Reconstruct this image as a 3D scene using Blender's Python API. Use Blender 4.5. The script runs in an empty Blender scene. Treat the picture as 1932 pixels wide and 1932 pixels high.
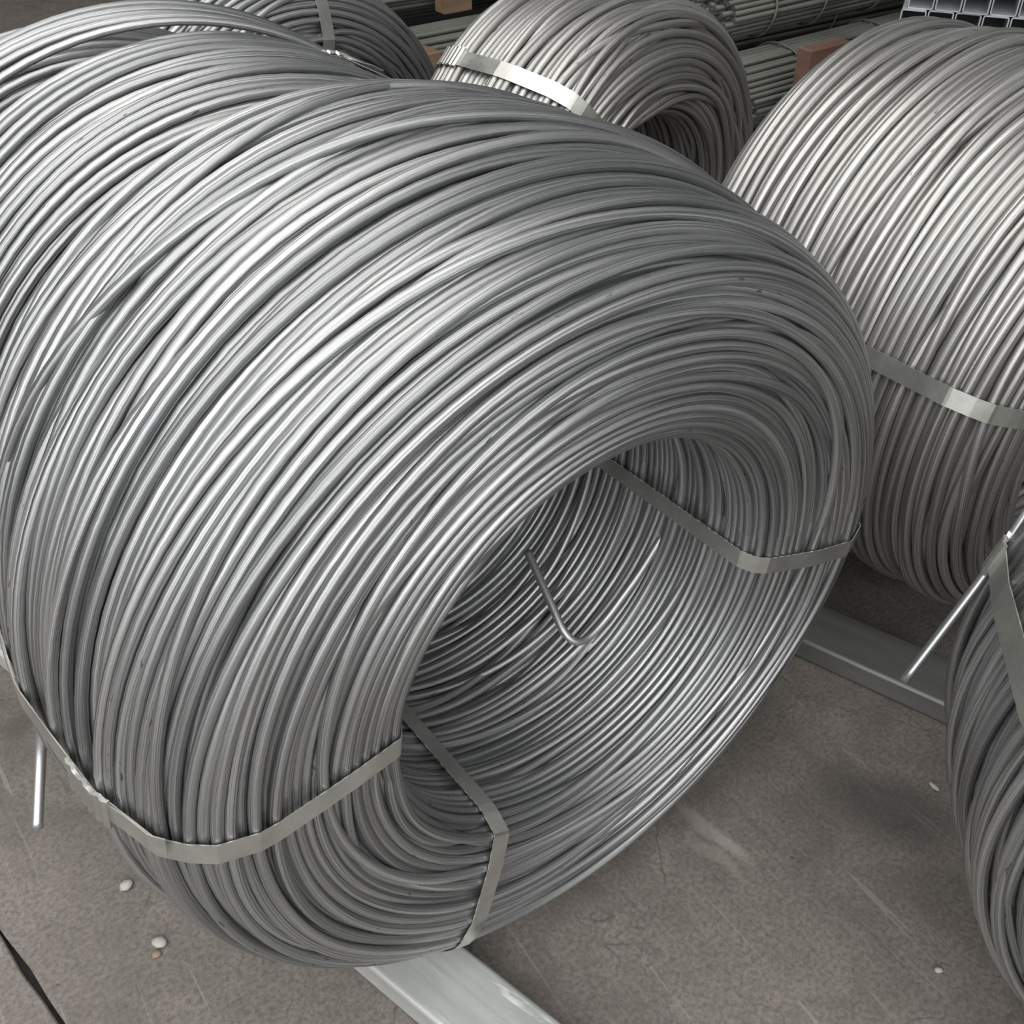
import bpy, math, random
import numpy as np
from mathutils import Matrix, Vector

random.seed(7)
S = bpy.context.scene
COL = S.collection

# ------------------------------------------------------------------ camera
CAM = np.array([-0.4438, -0.5136, 1.2084]); YAW, PIT, FPX = 0.6008, 0.6938, 1938.0
_F = np.array([math.sin(YAW)*math.cos(PIT), math.cos(YAW)*math.cos(PIT), -math.sin(PIT)])
_R = np.array([math.cos(YAW), -math.sin(YAW), 0.0])
_U = np.cross(_R, _F)
cd = bpy.data.cameras.new('camera')
cd.sensor_fit = 'HORIZONTAL'; cd.sensor_width = 36.0; cd.lens = 36.0*FPX/1932.0
cd.clip_start = 0.02; cd.clip_end = 100
co = bpy.data.objects.new('camera', cd); COL.objects.link(co)
co.matrix_world = Matrix(((_R[0], _U[0], -_F[0], CAM[0]), (_R[1], _U[1], -_F[1], CAM[1]),
                          (_R[2], _U[2], -_F[2], CAM[2]), (0, 0, 0, 1)))
S.camera = co

# ------------------------------------------------------------------ light
wd = bpy.data.worlds.new('world'); S.world = wd; wd.use_nodes = True
bg = wd.node_tree.nodes['Background']
bg.inputs[0].default_value = (0.93, 0.97, 1.0, 1); bg.inputs[1].default_value = 0.07

def area(name, loc, target, sx, sy, power, color):
    l = bpy.data.lights.new(name, 'AREA'); l.shape = 'RECTANGLE'; l.size = sx; l.size_y = sy
    l.energy = power; l.color = color
    o = bpy.data.objects.new(name, l); COL.objects.link(o); o.location = loc
    o.rotation_euler = (Vector(target)-Vector(loc)).to_track_quat('-Z', 'Y').to_euler()
    return o
# daylight from the open side of the shed (left, in front) and from the translucent roof sheets overhead
area('opening_and_fill_light', (-4.4, -3.2, 3.4), (0, 0.3, 0.4), 7.0, 4.6, 350, (0.98, 0.99, 1.0))
area('opening_and_fill_light', (0.2, -5.2, 3.0), (0.3, 0.0, 0.4), 5.0, 3.0, 130, (0.97, 0.985, 1.0))  # unseen frontal fill, added to brighten the near coil
area('roof_skylight', (-1.2, 0.2, 5.0), (-1.2, 0.2, 0), 4.6, 8.0, 300, (1.0, 0.993, 0.975))

vs = S.view_settings
vs.view_transform = 'Standard'; vs.look = 'None'; vs.gamma = 1.0; vs.use_curve_mapping = False
vs.exposure = 0.25

# ------------------------------------------------------------------ materials
def nmat(name):
    m = bpy.data.materials.new(name); m.use_nodes = True
    nt = m.node_tree; b = nt.nodes['Principled BSDF']
    return m, nt, b
def nd(nt, t, **k):
    n = nt.nodes.new(t)
    for a, v in k.items(): setattr(n, a, v)
    return n
def ramp(nt, src, stops):
    r = nd(nt, 'ShaderNodeValToRGB'); e = r.color_ramp.elements
    while len(e) < len(stops): e.new(0.5)
    for el, (p, c) in zip(e, stops):
        el.position = p; el.color = c if len(c) == 4 else (*c, 1)
    nt.links.new(src, r.inputs[0]); return r.outputs[0]
def noise(nt, vec, scale, detail=3, rough=0.55, dist=0.0):
    n = nd(nt, 'ShaderNodeTexNoise'); n.inputs['Scale'].default_value = scale
    n.inputs['Detail'].default_value = detail; n.inputs['Roughness'].default_value = rough
    n.inputs['Distortion'].default_value = dist
    if vec is not None: nt.links.new(vec, n.inputs['Vector'])
    return n.outputs['Fac']
def mapping(nt, vec, scale, loc=(0, 0, 0), rot=(0, 0, 0)):
    n = nd(nt, 'ShaderNodeMapping'); n.inputs['Scale'].default_value = scale
    n.inputs['Location'].default_value = loc; n.inputs['Rotation'].default_value = rot
    nt.links.new(vec, n.inputs['Vector']); return n.outputs[0]
def mixc(nt, fac, a, b, mode='MIX'):
    n = nd(nt, 'ShaderNodeMix', data_type='RGBA', blend_type=mode)
    for s, v in ((0, fac), (6, a), (7, b)):
        if hasattr(v, 'is_linked') or hasattr(v, 'links'): nt.links.new(v, n.inputs[s])
        else: n.inputs[s].default_value = v if s == 0 or len(v) == 4 else (*v, 1)
    return n.outputs[2]
def mth(nt, op, a, b=None):
    n = nd(nt, 'ShaderNodeMath', operation=op)
    for i, v in enumerate((a, b)):
        if v is None: continue
        if hasattr(v, 'links'): nt.links.new(v, n.inputs[i])
        else: n.inputs[i].default_value = v
    return n.outputs[0]

def wire_material(name, lo, hi, metallic=0.88, rough=(0.34, 0.5)):
    m, nt, b = nmat(name)
    uv = nd(nt, 'ShaderNodeUVMap').outputs[0]
    oi = nd(nt, 'ShaderNodeObjectInfo').outputs['Random']
    comb = nd(nt, 'ShaderNodeCombineXYZ'); nt.links.new(mth(nt, 'MULTIPLY', oi, 37.0), comb.inputs[2])
    va = nd(nt, 'ShaderNodeVectorMath', operation='ADD'); nt.links.new(uv, va.inputs[0]); nt.links.new(comb.outputs[0], va.inputs[1])
    v = va.outputs[0]
    streak = noise(nt, mapping(nt, v, (6, 14, 1)), 1.0, 4, 0.6)
    fine = noise(nt, mapping(nt, v, (140, 30, 1)), 1.0, 3, 0.6)
    fac = mth(nt, 'ADD', mth(nt, 'MULTIPLY', oi, 0.45), mth(nt, 'MULTIPLY', streak, 0.55))
    line = noise(nt, mapping(nt, v, (1.6, 26, 1), (7, 0, 0)), 1.0, 3, 0.65)
    c = ramp(nt, fac, [(0.2, lo), (0.75, hi)])
    c = mixc(nt, ramp(nt, line, [(0.38, (.85, .85, .85)), (0.54, (0, 0, 0))]), c, (lo[0]*.45, lo[1]*.46, lo[2]*.47))
    c = mixc(nt, mth(nt, 'MULTIPLY', fine, 0.35), c, (lo[0]*.6, lo[1]*.6, lo[2]*.6))
    fl = noise(nt, mapping(nt, v, (55, 9, 1)), 1.0, 2, 0.5)
    fl2 = noise(nt, mapping(nt, v, (2.2, .6, 1), (3, 1, 0)), 1.0, 1, 0.5)
    fleck = mth(nt, 'MULTIPLY', ramp(nt, fl, [(0.66, (0, 0, 0)), (0.72, (1, 1, 1))]), ramp(nt, fl2, [(0.58, (0, 0, 0)), (0.66, (1, 1, 1))]))
    c = mixc(nt, mth(nt, 'MULTIPLY', fleck, 0.8), c, (0.05, 0.05, 0.05))
    nt.links.new(c, b.inputs['Base Color'])
    b.inputs['Metallic'].default_value = metallic
    r = nd(nt, 'ShaderNodeMapRange'); nt.links.new(streak, r.inputs[0])
    r.inputs[1].default_value = 0.3; r.inputs[2].default_value = 0.7
    r.inputs[3].default_value = rough[0]; r.inputs[4].default_value = rough[1]
    nt.links.new(r.outputs[0], b.inputs['Roughness'])
    bp = nd(nt, 'ShaderNodeBump'); bp.inputs['Strength'].default_value = 0.35; bp.inputs['Distance'].default_value = 0.001
    nt.links.new(mth(nt, 'ADD', mth(nt, 'MULTIPLY', fine, .4), line), bp.inputs['Height']); nt.links.new(bp.outputs[0], b.inputs['Normal'])
    return m

def metal_material(name, lo, hi, rough=(0.25, 0.4), scale=20, stretch=(1, 1, 1), metallic=0.9, bump=0.05):
    m, nt, b = nmat(name)
    oc = nd(nt, 'ShaderNodeTexCoord').outputs['Object']
    n1 = noise(nt, mapping(nt, oc, stretch), scale, 4, 0.6)
    n2 = noise(nt, mapping(nt, oc, stretch), scale*9, 3, 0.6)
    c = ramp(nt, n1, [(0.3, lo), (0.7, hi)])
    c = mixc(nt, mth(nt, 'MULTIPLY', n2, 0.3), c, (lo[0]*.6, lo[1]*.6, lo[2]*.6))
    nt.links.new(c, b.inputs['Base Color']); b.inputs['Metallic'].default_value = metallic
    r = nd(nt, 'ShaderNodeMapRange'); nt.links.new(n1, r.inputs[0])
    r.inputs[1].default_value = 0.3; r.inputs[2].default_value = 0.7
    r.inputs[3].default_value = rough[0]; r.inputs[4].default_value = rough[1]
    nt.links.new(r.outputs[0], b.inputs['Roughness'])
    bp = nd(nt, 'ShaderNodeBump'); bp.inputs['Strength'].default_value = bump; bp.inputs['Distance'].default_value = 0.002
    nt.links.new(n1, bp.inputs['Height']); nt.links.new(bp.outputs[0], b.inputs['Normal'])
    return m

M_WIRE = wire_material('galvanized_wire', (0.32, 0.325, 0.325), (0.57, 0.575, 0.565))
M_WIRE_DUSTY = wire_material('dusty_galvanized_wire', (0.36, 0.355, 0.34), (0.60, 0.59, 0.565), 0.85, (0.36, 0.52))
M_STRAP = metal_material('steel_strap', (0.42, 0.42, 0.385), (0.62, 0.62, 0.575), (0.2, 0.36), 14, (1, 1, 1), 0.8, 0.3)
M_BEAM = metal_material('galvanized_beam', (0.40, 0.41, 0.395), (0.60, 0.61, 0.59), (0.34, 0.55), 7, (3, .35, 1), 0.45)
M_BEAM_SHADED = metal_material('shaded_galvanized_beam', (0.13, 0.13, 0.125), (0.22, 0.22, 0.21), (0.36, 0.55), 7, (3, .35, 1), 0.45)  # darker copy of the beam metal: shade between the coils put into the colour
M_BAR = metal_material('dull_steel_bar', (0.065, 0.067, 0.058), (0.15, 0.15, 0.13), (0.5, 0.7), 12, (.2, 1, 1), 0.4)
M_TIE = metal_material('tie_wire', (0.10, 0.095, 0.08), (0.19, 0.18, 0.15), (0.5, 0.7), 30, (1, 1, 1), 0.4)
M_BOX = metal_material('galvanized_square_tube', (0.42, 0.44, 0.46), (0.62, 0.64, 0.66), (0.35, 0.5), 14, (1, 1, 1), 0.5)
M_STONE = metal_material('pale_stone', (0.30, 0.29, 0.265), (0.48, 0.465, 0.43), (0.7, 0.9), 60, (1, 1, 1), 0.0, 0.4)
M_CHIP = metal_material('brown_chip', (0.20, 0.15, 0.11), (0.33, 0.26, 0.20), (0.7, 0.9), 60, (1, 1, 1), 0.0, 0.4)
M_WOOD = metal_material('rusty_brown_timber', (0.11, 0.058, 0.04), (0.18, 0.10, 0.07), (0.6, 0.85), 10, (.3, 2, 2), 0.0, 0.2)
M_WOOD2 = metal_material('raw_timber', (0.13, 0.08, 0.05), (0.24, 0.16, 0.10), (0.6, 0.85), 10, (.3, 2, 2), 0.0, 0.2)
M_DIRT = metal_material('joint_dirt', (0.012, 0.011, 0.010), (0.05, 0.045, 0.04), (0.8, 0.95), 80, (1, 1, 1), 0.0, 0.6)

def floor_material():
    m, nt, b = nmat('worn_concrete')
    oc = nd(nt, 'ShaderNodeTexCoord').outputs['Object']
    big = noise(nt, oc, 2.2, 5, 0.6, 0.4)
    mid = noise(nt, oc, 11, 6, 0.65, 0.6)
    fine = noise(nt, oc, 160, 4, 0.7)
    c = ramp(nt, big, [(0.3, (0.092, 0.079, 0.069)), (0.7, (0.170, 0.150, 0.134))])
    c = mixc(nt, ramp(nt, mid, [(0.35, (0, 0, 0)), (0.75, (.8, .8, .8))]), c, (0.235, 0.208, 0.186))
    c = mixc(nt, ramp(nt, fine, [(0.35, (.75, .75, .75)), (0.60, (0, 0, 0))]), c, (0.075, 0.064, 0.056))
    blot = noise(nt, oc, 40, 6, 0.75, 0.4)
    c = mixc(nt, ramp(nt, blot, [(0.5, (0, 0, 0)), (0.75, (.38, .38, .38))]), c, (0.085, 0.072, 0.063))
    # long faint scratches in a few directions
    for ang, sc, lo, hi, st, col in ((0.5, 7, .688, .70, .3, (.32, .30, .28)), (-0.35, 9, .69, .702, .25, (.31, .29, .27)),
                                     (1.25, 6, .685, .70, .35, (.07, .062, .055)), (2.3, 7, .69, .70, .35, (.08, .07, .064))):
        s = noise(nt, mapping(nt, oc, (sc*11, sc*.55, 1), (ang*3, 1.7, 0), (0, 0, ang)), 1.0, 2.5, 0.5, 0.9)
        f = ramp(nt, s, [(lo, (0, 0, 0)), (hi, (st, st, st))])
        c = mixc(nt, f, c, col)
    # dark specks
    sp = noise(nt, oc, 70, 2, 0.5)
    c = mixc(nt, ramp(nt, sp, [(0.72, (0, 0, 0)), (0.76, (.8, .8, .8))]), c, (0.05, 0.045, 0.04))
    # crack-like dirt veins
    vo = nd(nt, 'ShaderNodeTexVoronoi', feature='DISTANCE_TO_EDGE'); vo.inputs['Scale'].default_value = 2.6
    wv = nd(nt, 'ShaderNodeVectorMath', operation='ADD'); nt.links.new(oc, wv.inputs[0])
    nz = nd(nt, 'ShaderNodeTexNoise'); nz.inputs['Scale'].default_value = 9; nz.inputs['Detail'].default_value = 5
    nt.links.new(oc, nz.inputs['Vector'])
    sv = nd(nt, 'ShaderNodeVectorMath', operation='SCALE'); sv.inputs['Scale'].default_value = 0.16
    nt.links.new(nz.outputs['Color'], sv.inputs[0]); nt.links.new(sv.outputs[0], wv.inputs[1])
    nt.links.new(wv.outputs[0], vo.inputs['Vector'])
    vein = mth(nt, 'MULTIPLY', ramp(nt, vo.outputs[0], [(0.0, (.75, .75, .75)), (0.007, (0, 0, 0))]), ramp(nt, mid, [(.47, (0, 0, 0)), (.6, (1, 1, 1))]))
    c = mixc(nt, vein, c, (0.055, 0.048, 0.042))
    # dark patches and a pale scrape between the coils
    def blob(x, y, sx, sy, rot, amt, col, w):
        mp = nd(nt, 'ShaderNodeMapping', vector_type='TEXTURE'); nt.links.new(w, mp.inputs[0])
        mp.inputs['Location'].default_value = (x, y, 0); mp.inputs['Rotation'].default_value = (0, 0, rot)
        mp.inputs['Scale'].default_value = (sx, sy, 10)
        g = nd(nt, 'ShaderNodeTexGradient', gradient_type='SPHERICAL'); nt.links.new(mp.outputs[0], g.inputs[0])
        f = mth(nt, 'MULTIPLY', ramp(nt, g.outputs[1], [(0.05, (0, 0, 0)), (0.6, (amt, amt, amt))]), ramp(nt, mid, [(.3, (.45, .45, .45)), (.6, (1, 1, 1))]))
        return f, col
    sw = nd(nt, 'ShaderNodeVectorMath', operation='SCALE'); sw.inputs['Scale'].default_value = 0.05
    nt.links.new(nz.outputs['Color'], sw.inputs[0])
    ws = nd(nt, 'ShaderNodeVectorMath', operation='ADD'); nt.links.new(oc, ws.inputs[0]); nt.links.new(sw.outputs[0], ws.inputs[1])
    for a in ((0.47, -0.10, .13, .07, -1.0, .75, (.045, .04, .037)), (0.245, -0.005, .014, .085, 0.12, .5, (.34, .31, .28)),
              (0.225, -0.03, .012, .06, 0.10, .35, (.31, .28, .25)), (-.47, .72, .05, .03, .3, .7, (.06, .05, .04)), (.66, .12, .05, .1, .3, .6, (.05, .042, .036))):
        f, col = blob(*a, ws.outputs[0]); c = mixc(nt, f, c, col)
    nt.links.new(c, b.inputs['Base Color'])
    r = nd(nt, 'ShaderNodeMapRange'); nt.links.new(mid, r.inputs[0]); r.inputs[3].default_value = 0.5; r.inputs[4].default_value = 0.8
    nt.links.new(r.outputs[0], b.inputs['Roughness'])
    bp = nd(nt, 'ShaderNodeBump'); bp.inputs['Strength'].default_value = 0.25; bp.inputs['Distance'].default_value = 0.002
    nt.links.new(mth(nt, 'ADD', mid, mth(nt, 'MULTIPLY', fine, 0.5)), bp.inputs['Height']); nt.links.new(bp.outputs[0], b.inputs['Normal'])
    return m
M_FLOOR = floor_material()

# ------------------------------------------------------------------ object helpers
def put(name, me, parent=None, loc=(0, 0, 0), rot=(0, 0, 0)):
    o = bpy.data.objects.new(name, me); COL.objects.link(o)
    o.parent = parent; o.location = loc; o.rotation_euler = rot
    return o
def tag(o, label=None, cat=None, group=None, kind=None):
    for k, v in (('label', label), ('category', cat), ('group', group), ('kind', kind)):
        if v: o[k] = v
    return o
def mesh_arrays(name, V, Q, mat, UV=None, smooth=True):
    """V (n,3), Q (m,4) quads, UV (m*4,2)."""
    me = bpy.data.meshes.new(name); n, m = len(V), len(Q)
    me.vertices.add(n); me.vertices.foreach_set('co', np.ascontiguousarray(V, dtype=np.float32).ravel())
    me.loops.add(m*4); me.loops.foreach_set('vertex_index', np.ascontiguousarray(Q, dtype=np.int32).ravel())
    me.polygons.add(m); me.polygons.foreach_set('loop_start', np.arange(0, m*4, 4, dtype=np.int32))
    me.polygons.foreach_set('use_smooth', np.full(m, smooth, dtype=bool))
    if UV is not None:
        l = me.uv_layers.new(name='UVMap'); l.data.foreach_set('uv', np.ascontiguousarray(UV, dtype=np.float32).ravel())
    me.materials.append(mat); me.update(calc_edges=True); return me
def mesh_py(name, V, Fc, mat, smooth=False):
    me = bpy.data.meshes.new(name); me.from_pydata([tuple(map(float, v)) for v in V], [], Fc)
    if smooth: me.polygons.foreach_set('use_smooth', [True]*len(me.polygons))
    me.materials.append(mat); me.update(); return me

_QC = {}
def ring_topology(M, N, closed=True):
    k = (M, N, closed)
    if k not in _QC:
        mm = M if closed else M-1
        i = np.repeat(np.arange(mm), N); j = np.tile(np.arange(N), mm)
        i2 = (i+1) % M; j2 = (j+1) % N
        Q = np.stack([i*N+j, i*N+j2, i2*N+j2, i2*N+j], 1)
        U = np.stack([np.stack([i, j], 1), np.stack([i, j+1], 1), np.stack([i+1, j+1], 1), np.stack([i+1, j], 1)], 1).reshape(-1, 2).astype(float)
        _QC[k] = (Q, U)
    return _QC[k]
def turn_verts(r, y, zc, d, N):
    """one closed turn: r(theta), y(theta) -> tube vertices"""
    M = len(r); t = np.arange(M)*2*np.pi/M; p = np.arange(N)*2*np.pi/N
    rr = r[:, None]+d/2*np.cos(p)[None]; yy = y[:, None]+d/2*np.sin(p)[None]
    return np.stack([rr*np.cos(t)[:, None], yy, zc+rr*np.sin(t)[:, None]], -1).reshape(-1, 3)
def tube(path, rad, N=10, cap=True):
    """open tube along a 3D polyline with end caps; returns V, quads+ngons, (py lists)"""
    P = np.array(path, float); n = len(P); T = np.gradient(P, axis=0); T /= np.linalg.norm(T, axis=1)[:, None]
    u = np.cross(T[0], [0.3, 0.2, 0.93]); u /= np.linalg.norm(u); V = []; Fc = []
    for i in range(n):
        u = u-T[i]*(u@T[i]); u /= np.linalg.norm(u); w = np.cross(T[i], u)
        for k in range(N):
            a = 2*np.pi*k/N; V.append(P[i]+rad*(math.cos(a)*u+math.sin(a)*w))
    for i in range(n-1):
        for k in range(N): Fc.append((i*N+k, i*N+(k+1) % N, (i+1)*N+(k+1) % N, (i+1)*N+k))
    if cap: Fc.append(tuple(range(N))[::-1]); Fc.append(tuple((n-1)*N+k for k in range(N)))
    return V, Fc
def bezier_path(pts, n=10):
    """Catmull-Rom through points"""
    P = [np.array(p, float) for p in pts]; P = [2*P[0]-P[1]]+P+[2*P[-1]-P[-2]]; out = []
    for i in range(1, len(P)-2):
        for k in range(n):
            t = k/n; a, b, c, d = P[i-1:i+3]
            out.append(.5*((2*b)+(-a+c)*t+(2*a-5*b+4*c-d)*t*t+(-a+3*b-3*c+d)*t**3))
    out.append(P[-2]); return out
def wire_piece(name, path, rad, mat, parent, N=12):
    V, Fc = tube(path, rad, N); me = mesh_py(name, V, Fc, mat, True)
    for f in me.polygons:
        if len(f.vertices) > 4: f.use_smooth = False
    return put(name, me, parent)

# ------------------------------------------------------------------ winding a coil
def rounded_profile(rm, ym, hr, hy, cr, ci):
    pts = []; nor = []
    arcs = [(rm+hr-cr, ym+hy-cr, 0, cr), (rm-hr+ci, ym+hy-ci, 90, ci), (rm-hr+ci, ym-hy+ci, 180, ci), (rm+hr-cr, ym-hy+cr, 270, cr)]
    for cx, cy, a0, cr in arcs:
        for k in range(13):
            a = math.radians(a0+90*k/12); pts.append((cx+cr*math.cos(a), cy+cr*math.sin(a))); nor.append((math.cos(a), math.sin(a)))
    pts.append(pts[0]); nor.append(nor[0])
    P = np.array(pts); Nn = np.array(nor); L = np.r_[0, np.cumsum(np.linalg.norm(np.diff(P, axis=0), axis=1))]
    return P, Nn, L
def sdf_rr(P, rm, ym, hr, hy, cro, cri):
    p = P-np.array([rm, ym], dtype=P.dtype); sg = np.sign(p)
    cr = np.where(p[..., 0] > hr*(cri-cro)/(cri+cro+1e-9)*0, cro, cri).astype(P.dtype)
    q = np.abs(p)-np.stack([hr-cr, hy-cr], -1)
    m = np.maximum(q, 0); ln = np.sqrt((m**2).sum(-1))+1e-9
    ins = ln < 1e-6; mx = q[..., 0] > q[..., 1]
    d = ln+np.minimum(np.maximum(q[..., 0], q[..., 1]), 0)-cr
    g = m/ln[..., None]
    gi = np.stack([mx, ~mx], -1).astype(P.dtype)
    g = np.where(ins[..., None], gi, g)*np.where(sg == 0, 1, sg)
    return d, g
def wind(a, R, L, d, seed, M=40, segs=96, cr=.06, ci=.035, layers=(0.66, 0.97, 0.98), crossing=12, wav=1.0, nit=120, wave=0.012):
    rng = np.random.default_rng(seed)
    rm, ym, hr, hy = (R+a)/2-0, L/2, (R-a)/2-d/2, L/2-d/2
    cr = min(cr, hr*.98, hy*.98); ci = min(ci, hr*.98, hy*.98)
    Pp, Nn, Lc = rounded_profile(rm, ym, hr, hy, cr, ci); per = Lc[-1]
    th = np.arange(M)*2*np.pi/M
    depth, s0, lay = [], [], []
    for k, f in enumerate(layers):
        n = int((per-2*math.pi*k*d*.8)*f/d)
        s = (np.arange(n)+rng.uniform(-.35, .35, n)+.5*k)/n*per
        s0 += list(s); depth += [k*d*.9]*n
    s0 += list(rng.uniform(0, per*.99, crossing)); depth += [-d*1.0]*crossing
    s0 = np.array(s0); depth = np.array(depth); N = len(s0); ncr = np.zeros(N, bool); ncr[N-crossing:] = True
    ds = np.zeros((N, M))
    for k in range(1, 4):
        A = rng.normal(size=N)*d*1.2*wav/k**1.2; A[ncr] *= (3.0 if k == 1 else 1.6)
        ds += A[:, None]*np.cos(k*th[None]+rng.uniform(0, 6.28, N)[:, None])
    for k in range(5):      # neighbours wander together
        ds += wave/(1+.4*k)*rng.normal()*np.cos((1+k % 3)*th[None]+s0[:, None]*2*np.pi*rng.integers(1, 5)/per*2+rng.uniform(0, 6.28))
    nr = np.interp(s0 % per, Lc, Nn[:, 0])
    ds *= np.where(nr < -.4, .45, 1.0)[:, None]
    s = (s0[:, None]+ds) % per
    base = np.stack([np.interp(s, Lc, Pp[:, 0]), np.interp(s, Lc, Pp[:, 1])], -1)
    nn = np.stack([np.interp(s, Lc, Nn[:, 0]), np.interp(s, Lc, Nn[:, 1])], -1)
    nn /= np.linalg.norm(nn, axis=-1, keepdims=True)
    P = (base-nn*depth[:, None, None]).astype(np.float32)
    P += rng.normal(size=(N, 1, 2)).astype(np.float32)*d*.05
    D = len(layers)*d*.86-.3*d
    for it in range(nit):
        if it % 10 == 0:
            I, J, K = [], [], []
            for m in range(M):
                X = P[:, m]; q = ((X[:, None]-X[None])**2).sum(-1)
                ii, jj = np.where(np.triu(q < (1.55*d)**2, 1)); I.append(ii); J.append(jj); K.append(np.full(len(ii), m))
            I, J, K = map(np.concatenate, (I, J, K)); fi, fj = I*M+K, J*M+K
        X = P.reshape(-1, 2); df = X[fi]-X[fj]; ln = np.sqrt((df**2).sum(1))+1e-7
        ov = np.maximum(d*1.005-ln, 0)*.42; c = df/ln[:, None]*ov[:, None]
        for ax in (0, 1):
            X[:, ax] += np.bincount(fi, c[:, ax], N*M)-np.bincount(fj, c[:, ax], N*M)
        P = X.reshape(N, M, 2)
        f = it/nit
        sd, g = sdf_rr(P, rm, ym, hr, hy, cr, ci)
        gstep = d*.07*(1 if f < .8 else 0.25)
        P = P-g*np.where(sd > -D, gstep, 0)[..., None]*np.clip((sd+D)/d*.6+.25, .2, 1.6)[..., None]
        P = P+g*np.maximum(-(sd+D), 0)[..., None]
        al = .40 if f < .9 else .2
        P = P+al*(.5*(np.roll(P, 1, 1)+np.roll(P, -1, 1))-P)
        P = P.astype(np.float32)
    sd, g = sdf_rr(P, rm, ym, hr, hy, cr, ci)
    # periodic upsampling along the turn
    Fq = np.fft.rfft(P, axis=1); H = np.zeros((N, segs//2+1, 2), complex); H[:, :Fq.shape[1]] = Fq*np.exp(-(np.arange(Fq.shape[1])/11.0)**4)[None, :, None]
    Pf = np.fft.irfft(H, segs, axis=1)*(segs/M)
    return Pf, sd.max(1), D

def hull2(p):
    p = p[np.lexsort((p[:, 1], p[:, 0]))]
    def half(p):
        h = []
        for q in p:
            while len(h) > 1 and (h[-1][0]-h[-2][0])*(q[1]-h[-2][1])-(h[-1][1]-h[-2][1])*(q[0]-h[-2][0]) <= 0: h.pop()
            h.append(q)
        return h
    a = half(p); b = half(p[::-1]); return np.array(a[:-1]+b[:-1])

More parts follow.
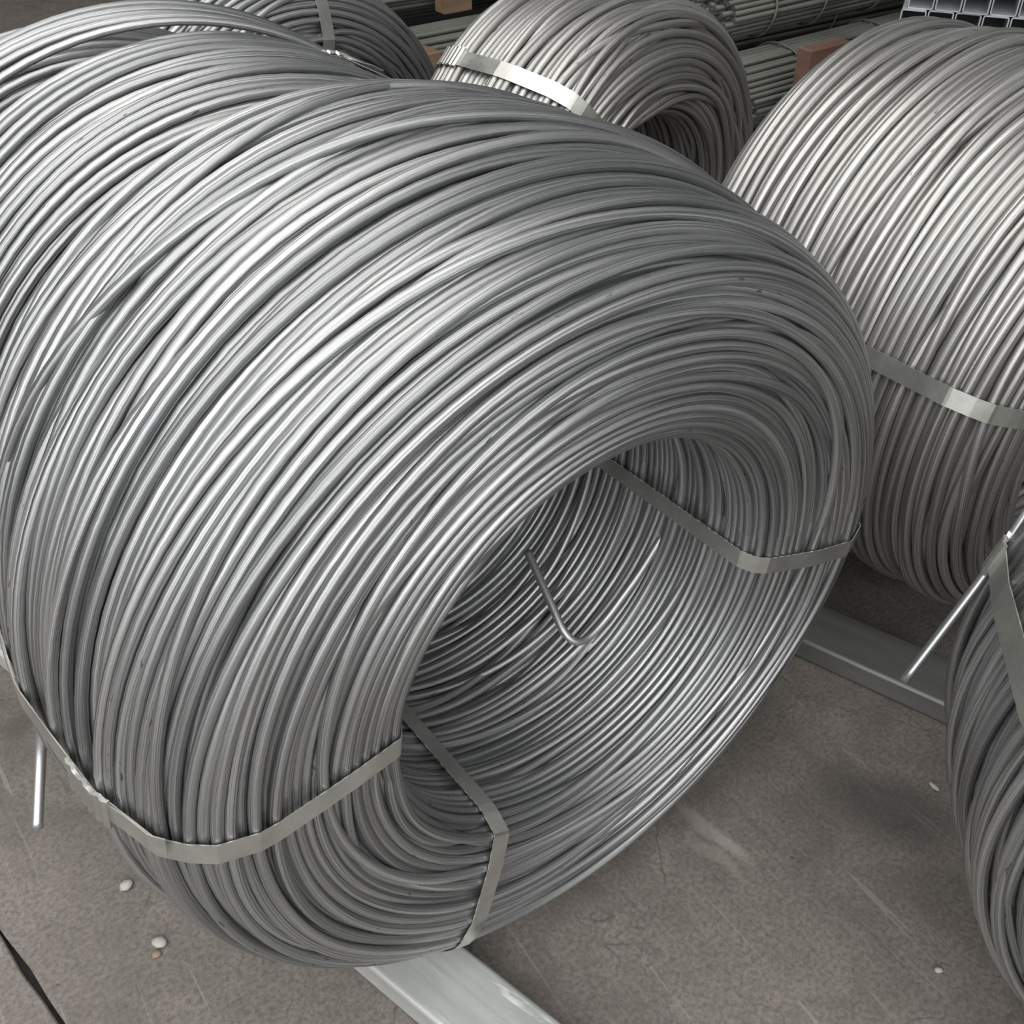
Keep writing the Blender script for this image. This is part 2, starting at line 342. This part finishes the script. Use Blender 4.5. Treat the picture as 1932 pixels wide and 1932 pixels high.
class Coil:
    def __init__(s, label, loc, yaw, zc, a, R, L, d, seed, mat, segs=96, sides=8, barrel=.03, bexp=2.2, hole=(0, 0), grow=0, oval=(0, 0), recess=0, cap=300, tilt=0, **kw):
        s.R, s.a, s.L, s.d, s.zc, s.mat, s.segs, s.sides = R, a, L, d, zc, mat, segs, sides
        s.root = put('wire_coil', None, None, (loc[0], loc[1], 0), (0, tilt, yaw))
        tag(s.root, label, 'wire coil', 'coils of galvanized wire')
        P, top, D = wind(a, R, L, d, seed, segs=segs, **kw)
        s.P0 = P.copy(); s.top = top; u = (P[..., 1]-L/2)/(L/2)                       # barrel: outer surface falls off towards both ends
        fr = np.clip((P[..., 0]-a)/(R-a), 0, 1); tt = np.arange(segs)*2*np.pi/segs
        P[..., 0] += (grow+oval[0]*np.cos(2*(tt-oval[1]))[None]-barrel*np.abs(u)**bexp)*fr-hole[0]*np.cos(tt-hole[1])[None]*(1-fr)
        P[..., 1] += recess*(1-fr)*np.clip(1-2*P[..., 1]/L, 0, 1)      # the lip of the hole lies behind the outer rim
        s.P = P; s.barrel = barrel
        order = np.argsort(-top); vis = [i for i in order if top[i] > -1.3*d][:cap]; vs_ = set(vis)
        Q, U = ring_topology(segs, sides)
        for i in vis:
            put('wire_turn', s.turn_mesh(P[i, :, 0], P[i, :, 1], U, Q), s.root)
        rest = [i for i in range(len(P)) if i not in vs_]
        # the windings underneath, joined: lower detail
        st = 2; sides2 = 6; M2 = segs//st; Q2, U2 = ring_topology(M2, sides2); V = []; QQ = []; UU = []; off = 0
        for i in rest:
            V.append(turn_verts(P[i, ::st, 0], P[i, ::st, 1], zc, d, sides2)); QQ.append(Q2+off); off += M2*sides2
            UU.append(U2*np.array([2*math.pi*R/M2, 1/sides2]))
        # the packed middle of the winding
        rm, hr, hy = (R+a)/2, (R-a)/2-D-d*.9-abs(hole[0])*.5, L/2-D-d*.9-recess*.5
        if hr > .01:
            Pp, _, _ = rounded_profile(rm, L/2, hr, hy, min(.05, hr*.95, hy*.95), min(.03, hr*.95, hy*.95)); Pp = Pp[:-1:2]; n = len(Pp)
            uu = (Pp[:, 1]-L/2)/(L/2); fr = np.clip((Pp[:, 0]-a)/(R-a), 0, 1); t = np.arange(64)*2*np.pi/64
            pr = (Pp[:, 0]-barrel*np.abs(uu)**bexp*fr)[None]-hole[0]*np.cos(t-hole[1])[:, None]*(1-fr)[None]
            yc = Pp[:, 1]+recess*(1-fr)*np.clip(1-2*Pp[:, 1]/L, 0, 1)+.006
            V.append(np.stack([pr*np.cos(t)[:, None], np.repeat(yc[None], 64, 0), zc+pr*np.sin(t)[:, None]], -1).reshape(-1, 3))
            q3, u3 = ring_topology(64, n); QQ.append(q3+off); UU.append(u3*np.array([2*math.pi*R/64, 1/n]))
        o = put('inner_windings', mesh_arrays('inner_windings', np.concatenate(V), np.concatenate(QQ), mat, np.concatenate(UU)), s.root)
        tag(o, kind='stuff')
    def turn_mesh(s, r, y, U=None, Q=None):
        if Q is None: Q, U = ring_topology(len(r), s.sides)
        UV = U*np.array([2*math.pi*s.R/len(r), 1/s.sides])
        return mesh_arrays('wire_turn', turn_verts(r, y, s.zc, s.d, s.sides), Q, s.mat, UV)
    def loop(s, rfun, yfun):
        t = np.arange(s.segs)*2*np.pi/s.segs
        return put('wire_turn', s.turn_mesh(rfun(t), yfun(t)), s.root)
    def local(s, r, y, t): return np.array([r*math.cos(t), y, s.zc+r*math.sin(t)])
    # --- straps
    def strap_path(s, t):
        k = int(round(t/(2*math.pi)*s.segs)) % s.segs
        pts = s.P[:, [(k-1) % s.segs, k, (k+1) % s.segs]].reshape(-1, 2)
        a = np.arange(12)*2*np.pi/12; off = (s.d/2+.0008)*np.stack([np.cos(a), np.sin(a)], 1)
        h = hull2((pts[:, None]+off[None]).reshape(-1, 2))
        # simplify, then resample finely
        d = np.linalg.norm(h-np.roll(h, 1, 0), axis=1); h = h[d > .0009]
        Lc = np.r_[0, np.cumsum(np.linalg.norm(np.diff(np.r_[h, h[:1]], axis=0), axis=1))]
        return np.r_[h, h[:1]], Lc
    def strip(s, name, t, path, s0, s1, n, width, lateral=lambda u: 0, lift=lambda u: 0, thick=.0011, parent=None, closed=False, mat=None):
        h, Lc = path; per = Lc[-1]
        if closed:
            sv = []
            for i in range(len(Lc)-1):
                k = max(1, int((Lc[i+1]-Lc[i])/.03)); sv += list(Lc[i]+(Lc[i+1]-Lc[i])*np.arange(k)/k)
            sv = np.array(sv); n = len(sv); uu = sv/per
        else: sv = np.linspace(s0, s1, n); uu = np.linspace(0, 1, n)
        X = np.stack([np.interp(sv % per, Lc, h[:, 0]), np.interp(sv % per, Lc, h[:, 1])], 1)
        e = .004; Xa = np.stack([np.interp((sv-e) % per, Lc, h[:, 0]), np.interp((sv-e) % per, Lc, h[:, 1])], 1)
        Xb = np.stack([np.interp((sv+e) % per, Lc, h[:, 0]), np.interp((sv+e) % per, Lc, h[:, 1])], 1)
        T = Xb-Xa; T /= np.linalg.norm(T, axis=1)[:, None]; Nn = np.stack([T[:, 1], -T[:, 0]], 1)
        er = np.array([math.cos(t), 0, math.sin(t)]); ey = np.array([0, 1., 0]); et = np.array([-math.sin(t), 0, math.cos(t)])
        c0 = np.array([0, 0, s.zc]); V = []
        for i in range(n):
            w = width(uu[i])/2; la = lateral(uu[i]); li = lift(uu[i])
            for du, dn in ((-w, 0), (w, 0), (w, thick), (-w, thick)):
                q = X[i]+Nn[i]*(dn+li)
                V.append(c0+er*q[0]+ey*q[1]+et*(du+la))
        Fc = []
        for i in range(n if closed else n-1):
            j = (i+1) % n
            for k in range(4): Fc.append((i*4+k, i*4+(k+1) % 4, j*4+(k+1) % 4, j*4+k))
        if not closed: Fc += [(3, 2, 1, 0), tuple((n-1)*4+k for k in range(4))]
        o = put(name, mesh_py(name, V, Fc, mat or M_STRAP, False), parent or s.root)
        return o
    def strap(s, t, w=.022, seal_y=None, tail=None):
        path = s.strap_path(t); o = s.strip('strap', t, path, 0, 0, 0, lambda u: w, closed=True)
        if seal_y is not None:
            h, Lc = path; per = Lc[-1]
            sv = np.linspace(0, per, 2000); X = np.stack([np.interp(sv, Lc, h[:, 0]), np.interp(sv, Lc, h[:, 1])], 1)
            cost = np.abs(X[:, 1]-seal_y)+np.where(X[:, 0] < s.R-.09, 9, 0); sc = sv[cost.argmin()]
            X2 = np.array([np.interp((sc+.01) % per, Lc, h[:, 1])-np.interp((sc-.01) % per, Lc, h[:, 1])]); dirn = 1 if X2[0] > 0 else -1
            def wf(u): return w+.009-.010*max(0, 1-abs((u-.32)/.07))-.010*max(0, 1-abs((u-.68)/.07))
            s.strip('seal', t, path, sc-.03, sc+.03, 37, wf, thick=.0035, lift=lambda u: .0012+.0015*math.sin(u*math.pi*6)**2, parent=o)
            if tail:
                # the loose strap end beyond the seal, lifting a little and running askew
                s.strip('strap_tail', t, path, sc-dirn*.022, sc-dirn*(.022+tail), 16, lambda u: w*.9, lateral=lambda u: -.011*u**.8, lift=lambda u: .0022+.004*u*u, parent=o)
        return o

# ------------------------------------------------------------------ floor
fl = put('floor', mesh_py('floor', [(-7, -4, -.02), (9, -4, -.02), (9, 10, -.02), (-7, 10, -.02)], [(0, 1, 2, 3)], M_DIRT))
tag(fl, 'worn grey-brown concrete floor with scratches and a dark joint', 'floor', kind='structure')
def slab(side):
    rs = random.Random(3); edge = []; n = 260
    for i in range(n+1):
        y = -4+14*i/n; x = -0.5264-(0.03/0.15)*y
        jit = rs.gauss(0, .0008)
        edge.append((x+(.0032 if side > 0 else -.0032)+jit*side, y))
    far = 9 if side > 0 else -7
    V = []; Fc = []
    for x, y in edge: V += [(far, y, 0), (x+side*.002, y, 0), (x, y, -.002), (x, y, -.02)]
    for i in range(n):
        for k in range(3): 
            q = (i*4+k, i*4+k+1, i*4+k+5, i*4+k+4); Fc.append(q if side < 0 else q[::-1])
    return put('slab', mesh_py('slab', V, Fc, M_FLOOR), fl)
slab(1); slab(-1)

# ------------------------------------------------------------------ steel skids on the floor
def rect_tube(w, h, L, t=.0035, b=.006):
    def prof(w, h, b):
        P = []
        for cx, cz, a0 in ((w/2-b, h-b, 0), (-w/2+b, h-b, 90), (-w/2+b, b, 180), (w/2-b, b, 270)):
            for k in range(5): a = math.radians(a0+22.5*k); P.append((cx+b*math.cos(a), cz+b*math.sin(a)))
        return P
    A = prof(w, h, b); B = [(x, z+t) for x, z in prof(w-2*t, h-2*t, max(b-t, .001))]; n = len(A); V = []; Fc = []
    for y in (0, L): V += [(x, y, z) for x, z in A]+[(x, y, z) for x, z in B]
    for k in range(n):
        j = (k+1) % n
        Fc += [(k, j, 2*n+j, 2*n+k)[::-1], (n+k, 3*n+k, 3*n+j, n+j)[::-1], (k, n+k, n+j, j)[::-1], (2*n+k, 2*n+j, 3*n+j, 3*n+k)[::-1]]
    return V, Fc
def skid(x, y, ang, w, h, L, label, mat):
    V, Fc = rect_tube(w, h, L); o = put('steel_skid', mesh_py('steel_skid', V, Fc, mat), None, (x, y, 0), (0, 0, ang))
    return tag(o, label, 'steel beam', 'galvanized skids under the coils')
ANG = math.atan(.31)
skid(-.262+.045*math.cos(ANG)+.25*.31+.02, .055-.25-.03, ANG, .088, .046, 1.5, 'galvanized rectangular steel tube lying under the big front coil, end towards the viewer', M_BEAM)
skid(.70+.05, -.03-.25, math.atan(.37), .095, .040, 2.4, 'dim galvanized steel tube on the floor under the thick-wire coil at right', M_BEAM_SHADED)

def beam_wear(m):
    nt = m.node_tree; b = nt.nodes['Principled BSDF']; src = b.inputs['Base Color'].links[0].from_socket
    oc = nd(nt, 'ShaderNodeTexCoord').outputs['Object']
    w = noise(nt, mapping(nt, oc, (60, 9, 1), (.3, 1.1, 0), (0, 0, .5)), 1.0, 4, .7, .6)
    g = noise(nt, oc, 5, 2, .5)
    f = mth(nt, 'MULTIPLY', ramp(nt, w, [(.6, (0, 0, 0)), (.68, (.8, .8, .8))]), ramp(nt, g, [(.5, (0, 0, 0)), (.62, (1, 1, 1))]))
    c = mixc(nt, f, src, (.85, .86, .84))
    seam = nd(nt, 'ShaderNodeSeparateXYZ'); nt.links.new(oc, seam.inputs[0])
    dx = mth(nt, 'ABSOLUTE', mth(nt, 'ADD', seam.outputs[0], -.006))
    c = mixc(nt, ramp(nt, dx, [(0.0, (.25, .25, .25)), (.0035, (0, 0, 0))]), c, (.24, .245, .24))
    nt.links.new(c, b.inputs['Base Color'])
beam_wear(M_BEAM)

# ------------------------------------------------------------------ coils
main = Coil('large galvanized wire coil in the foreground, hole facing right, bound with three steel straps', (.0116, -.0359), .0563, .464, .222, .458, .53, .0107, 11, M_WIRE,
            segs=104, sides=8, barrel=.041, bexp=1.15, grow=.0104, oval=(-.0103, .919), hole=(.024, 2.4), recess=.042, cr=.085, crossing=16)
main.strap(3.02, .022, .135, .07); main.strap(4.2166); main.strap(6.1467)
def to_local(root, p): return (root.matrix_basis.inverted() @ Vector(p))[:]
def free_end(coil, pts, rad, n=7):
    return wire_piece('wire_end', [np.array(to_local(coil.root, p)) for p in bezier_path(pts, n)], rad, coil.mat, coil.root)
# bent wire end inside the hole, and a cut end hanging down at the left
free_end(main, [(.248, .168, .378), (.217, .167, .336), (.1907, .166, .3088), (.163, .164, .285), (.134, .161, .2715), (.1136, .1621, .2751), (.1054, .1769, .2879), (.1087, .2065, .3058), (.1139, .2426, .3245), (.1188, .273, .3397)], .0052)
free_end(main, [(-.435, .262, .48), (-.452, .2682, .4347), (-.4684, .2701, .3878), (-.4854, .2526, .3519), (-.5027, .2297, .3198)], .0056)

rear = Coil('wire coil pressed against the back of the large front coil, with loose turns fanning out', (-.04, .521), .007, .430, .245, .420, .365, .0107, 23, M_WIRE, segs=88, sides=7, barrel=.017, grow=.0204, cr=.07)
rear.strap(1.02, .022, .28, .05)
for x_, y_, R_, dl in ((-.052, .858, .433, -.06), (-.060, .872, .436, -.085), (-.066, .884, .438, -.085), (-.064, .900, .440, -.075), (-.055, .948, .436, -.05)):
    rear.loop(lambda t, x=x_, R=R_: R+(x+.04)*np.cos(t), lambda t, y=y_, R=R_, dl=dl: y-.521+R*np.cos(t)*math.sin(dl-.007)+.003*np.sin(3*t))

right = Coil('thick-wire galvanized coil at the right edge, one strap round its side', (.912, -.039), .012, .432, .225, .396, .575, .0134, 37, M_WIRE_DUSTY, segs=96, sides=8, barrel=.03, oval=(.0077, 1.65), cr=.085, crossing=7, wav=.65)
right.strap(2.85, .024)
near = Coil('wire coil cut off by the lower right corner, a straight wire end sticking out', (.4445, -.706), -.77, .475, .233, .441, .351, .0116, 41, M_WIRE, segs=96, sides=8, barrel=.0295, grow=.0344, cr=.07, layers=(.5, .93, .97))
near.strap(2.93, .030, .305)
back = Coil('wire coil behind the large one in the middle, its dark hole facing right', (.8266, .8486), .192, .40, .165, .383, .385, .0134, 53, M_WIRE_DUSTY, segs=80, sides=7, barrel=.0254, oval=(-.006, 1.72), cr=.09, ci=.05, wav=.7)
back.strap(2.293, .028, .30)
back2 = Coil('wire coil at the top with an upright strap across its face', (.379, 1.342), .166, .388, .19, .388, .285, .0125, 67, M_WIRE, segs=72, sides=6, barrel=.02, grow=-.002, cr=.07)
back2.strap(1.43, .026)
back3 = Coil('wire coil at the top left corner directly behind the loose turns, steep parallel wires', (-.10, 1.01), .1, .405, .19, .40, .21, .0125, 71, M_WIRE, segs=72, sides=6, barrel=.02, grow=.012, cr=.07, layers=(.85, .97))
back3.strap(2.12, .026, .16)
# straight cut end of the near coil
near_pts = [(.3705, -.181, .6169), (.3532, -.1832, .6012), (.3242, -.1847, .556), (.2878, -.1832, .5009), (.2472, -.1811, .4408)]
wire_piece('wire_end', [np.array(to_local(near.root, p)) for p in bezier_path(near_pts, 6)], .0046, M_WIRE, near.root)

# ------------------------------------------------------------------ bar bundles and tube stack at the back
_bar = {}
def bar_mesh(r, L):
    k = (round(r, 4), round(L, 3))
    if k not in _bar:
        V, Fc = tube([(0, 0, 0), (L*.5, 0, 0), (L, 0, 0)], r, 8); me = mesh_py('bar', V, Fc, M_BAR, True)
        for f in me.polygons:
            if len(f.vertices) > 4: f.use_smooth = False
        _bar[k] = me
    return _bar[k]
def bundle(p0, p1, R, r, label, ties, seed, flat=.85):
    rs = random.Random(seed); p0 = Vector(p0); p1 = Vector(p1); L = (p1-p0).length; ang = math.atan2(p1.y-p0.y, p1.x-p0.x)
    root = put('bar_bundle', None, None, (p0.x, p0.y, 0), (0, 0, ang)); tag(root, label, 'bar bundle', 'tied bundles of thin steel bars')
    k = int(R/r)+2
    for i in range(-k, k+1):
        for j in range(-k, k+1):
            y = (i+.5*(j % 2))*2*r; z = j*r*1.75
            if (y/R)**2+(z/(R*flat))**2 > 1: continue
            put('bar', bar_mesh(r, L), root, (rs.uniform(-.03, .03), y+rs.uniform(-.1, .1)*r, p0.z+z+rs.uniform(-.1, .1)*r),
                (rs.uniform(0, 6), rs.uniform(-.004, .004), rs.uniform(-.006, .006)))
    for tx in ties:
        P = [(tx+.006*math.sin(3*a), (R+r+.003)*math.cos(a), p0.z+(R*flat+r+.004)*math.sin(a)) for a in np.linspace(0, 2*np.pi, 33)]
        V, Fc = tube(P, .004, 6); put('tie', mesh_py('tie', V, Fc, M_TIE, True), root)
    return root
bundle((2.02, 1.98, .352), (4.2, 2.06, .352), .09, .0085, 'tied bundle of grey bars on top, between the middle and right coils', (.18, .42, .72, 1.1), 1)
bundle((1.98, 1.86, .140), (4.2, 1.93, .140), .13, .0085, 'lower bundle of grey bars on the floor, just left of the right coil', (.25, .7), 2)
bundle((1.70, 2.50, .30), (4.2, 2.46, .30), .11, .0085, 'bundle of bars at the top edge with one dark tie', (.95, 1.6), 3)
bundle((.95, 3.12, .32), (3.2, 3.06, .32), .12, .0095, 'dark upper bundle of bars between the two rear coils', (.3, 1.3), 4)
bundle((.95, 2.82, .12), (3.2, 2.86, .12), .11, .0095, 'dark lower bundle of bars between the two rear coils', (.4, 1.2), 5)
bundle((1.75, 2.55, .10), (4.2, 2.50, .10), .09, .0095, 'dark bundle of bars on the floor under the top edge bundle', (.5, 1.4), 6)
bundle((1.2, 3.65, .16), (4.0, 3.5, .16), .15, .0095, 'farthest bundle of bars along the top edge', (.5, 1.4), 8)

def block(name, loc, rz, sx, sy, sz, mat, label, cat):
    V = []; b = .004
    for z, i in ((0, b), (b, 0), (sz-b, 0), (sz, b)):
        V += [(-sx/2+i, -sy/2+i, z), (sx/2-i, -sy/2+i, z), (sx/2-i, sy/2-i, z), (-sx/2+i, sy/2-i, z)]
    Fc = [(3, 2, 1, 0), (12, 13, 14, 15)]
    for l in range(3):
        for k in range(4): Fc.append((l*4+k, l*4+(k+1) % 4, l*4+4+(k+1) % 4, l*4+4+k))
    return tag(put(name, mesh_py(name, V, Fc, mat), None, loc, (0, 0, rz)), label, cat)
block('timber_block', (1.33, 2.60, 0), .05, .07, .12, .22, M_WOOD2, 'raw timber block between the two rear coils', 'timber')
block('timber_post', (2.10, 1.585, 0), .02, .17, .05, .345, M_WOOD, 'rusty brown post beside the right coil, in front of the bars', 'post')
block('timber_block', (1.66, 2.93, .222), .05, .12, .06, .09, M_WOOD2, 'small timber spacer between the dark bar bundles', 'timber')

tb = put('square_tube_stack', None, None, (1.90, 1.205, 0), (0, 0, math.atan2(-.82, .57)))
tag(tb, 'stack of galvanized square tubes, open ends showing above the right coil', 'tube stack')
sV, sF = rect_tube(.060, .060, .45, .003, .006); sm = mesh_py('tube', sV, sF, M_BOX)
for rr in range(10):
    for cc in range(7):
        put('tube', sm, tb, (.03+cc*.0635+(.012 if rr % 2 else 0), random.uniform(-.008, .008), rr*.0605))

# ------------------------------------------------------------------ small stones on the floor
def stone(loc, sx, sy, sz, seed, mat, label):
    rs = random.Random(seed); V = []; Fc = []; n = 8; lv = [(-1, .0), (-.6, .75), (0, 1), (.6, .8), (1, .0)]
    for z, rad in lv:
        for k in range(n):
            a = 2*math.pi*k/n; j = 1+rs.uniform(-.16, .16)
            V.append((sx*max(rad, .35)*j*math.cos(a), sy*max(rad, .35)*j*math.sin(a), sz*(1+z*.95)))
    for i in range(4):
        for k in range(n): Fc.append((i*n+k, i*n+(k+1) % n, (i+1)*n+(k+1) % n, (i+1)*n+k))
    Fc += [tuple(range(n))[::-1], tuple(4*n+k for k in range(n))]
    return tag(put('pebble', mesh_py('pebble', V, Fc, mat, True), None, loc, (0, 0, rs.uniform(0, 3))), label, 'pebble')
stone((-.452, .345, 0), .010, .0075, .0045, 1, M_STONE, 'pale pebble left of the large coil, the one nearest its strap')
stone((-.443, .247, 0), .011, .008, .004, 2, M_STONE, 'pale grey pebble left of the large coil, beside a brown chip')
stone((-.452, .236, 0), .006, .005, .002, 3, M_CHIP, 'small brown chip next to the grey pebble')
stone((.522, -.142, 0), .010, .004, .003, 4, M_STONE, 'white chip on the floor beside the lower right coil')
stone((.312, -.312, 0), .006, .004, .003, 5, M_STONE, 'tiny pale crumb near the bottom right on the floor')
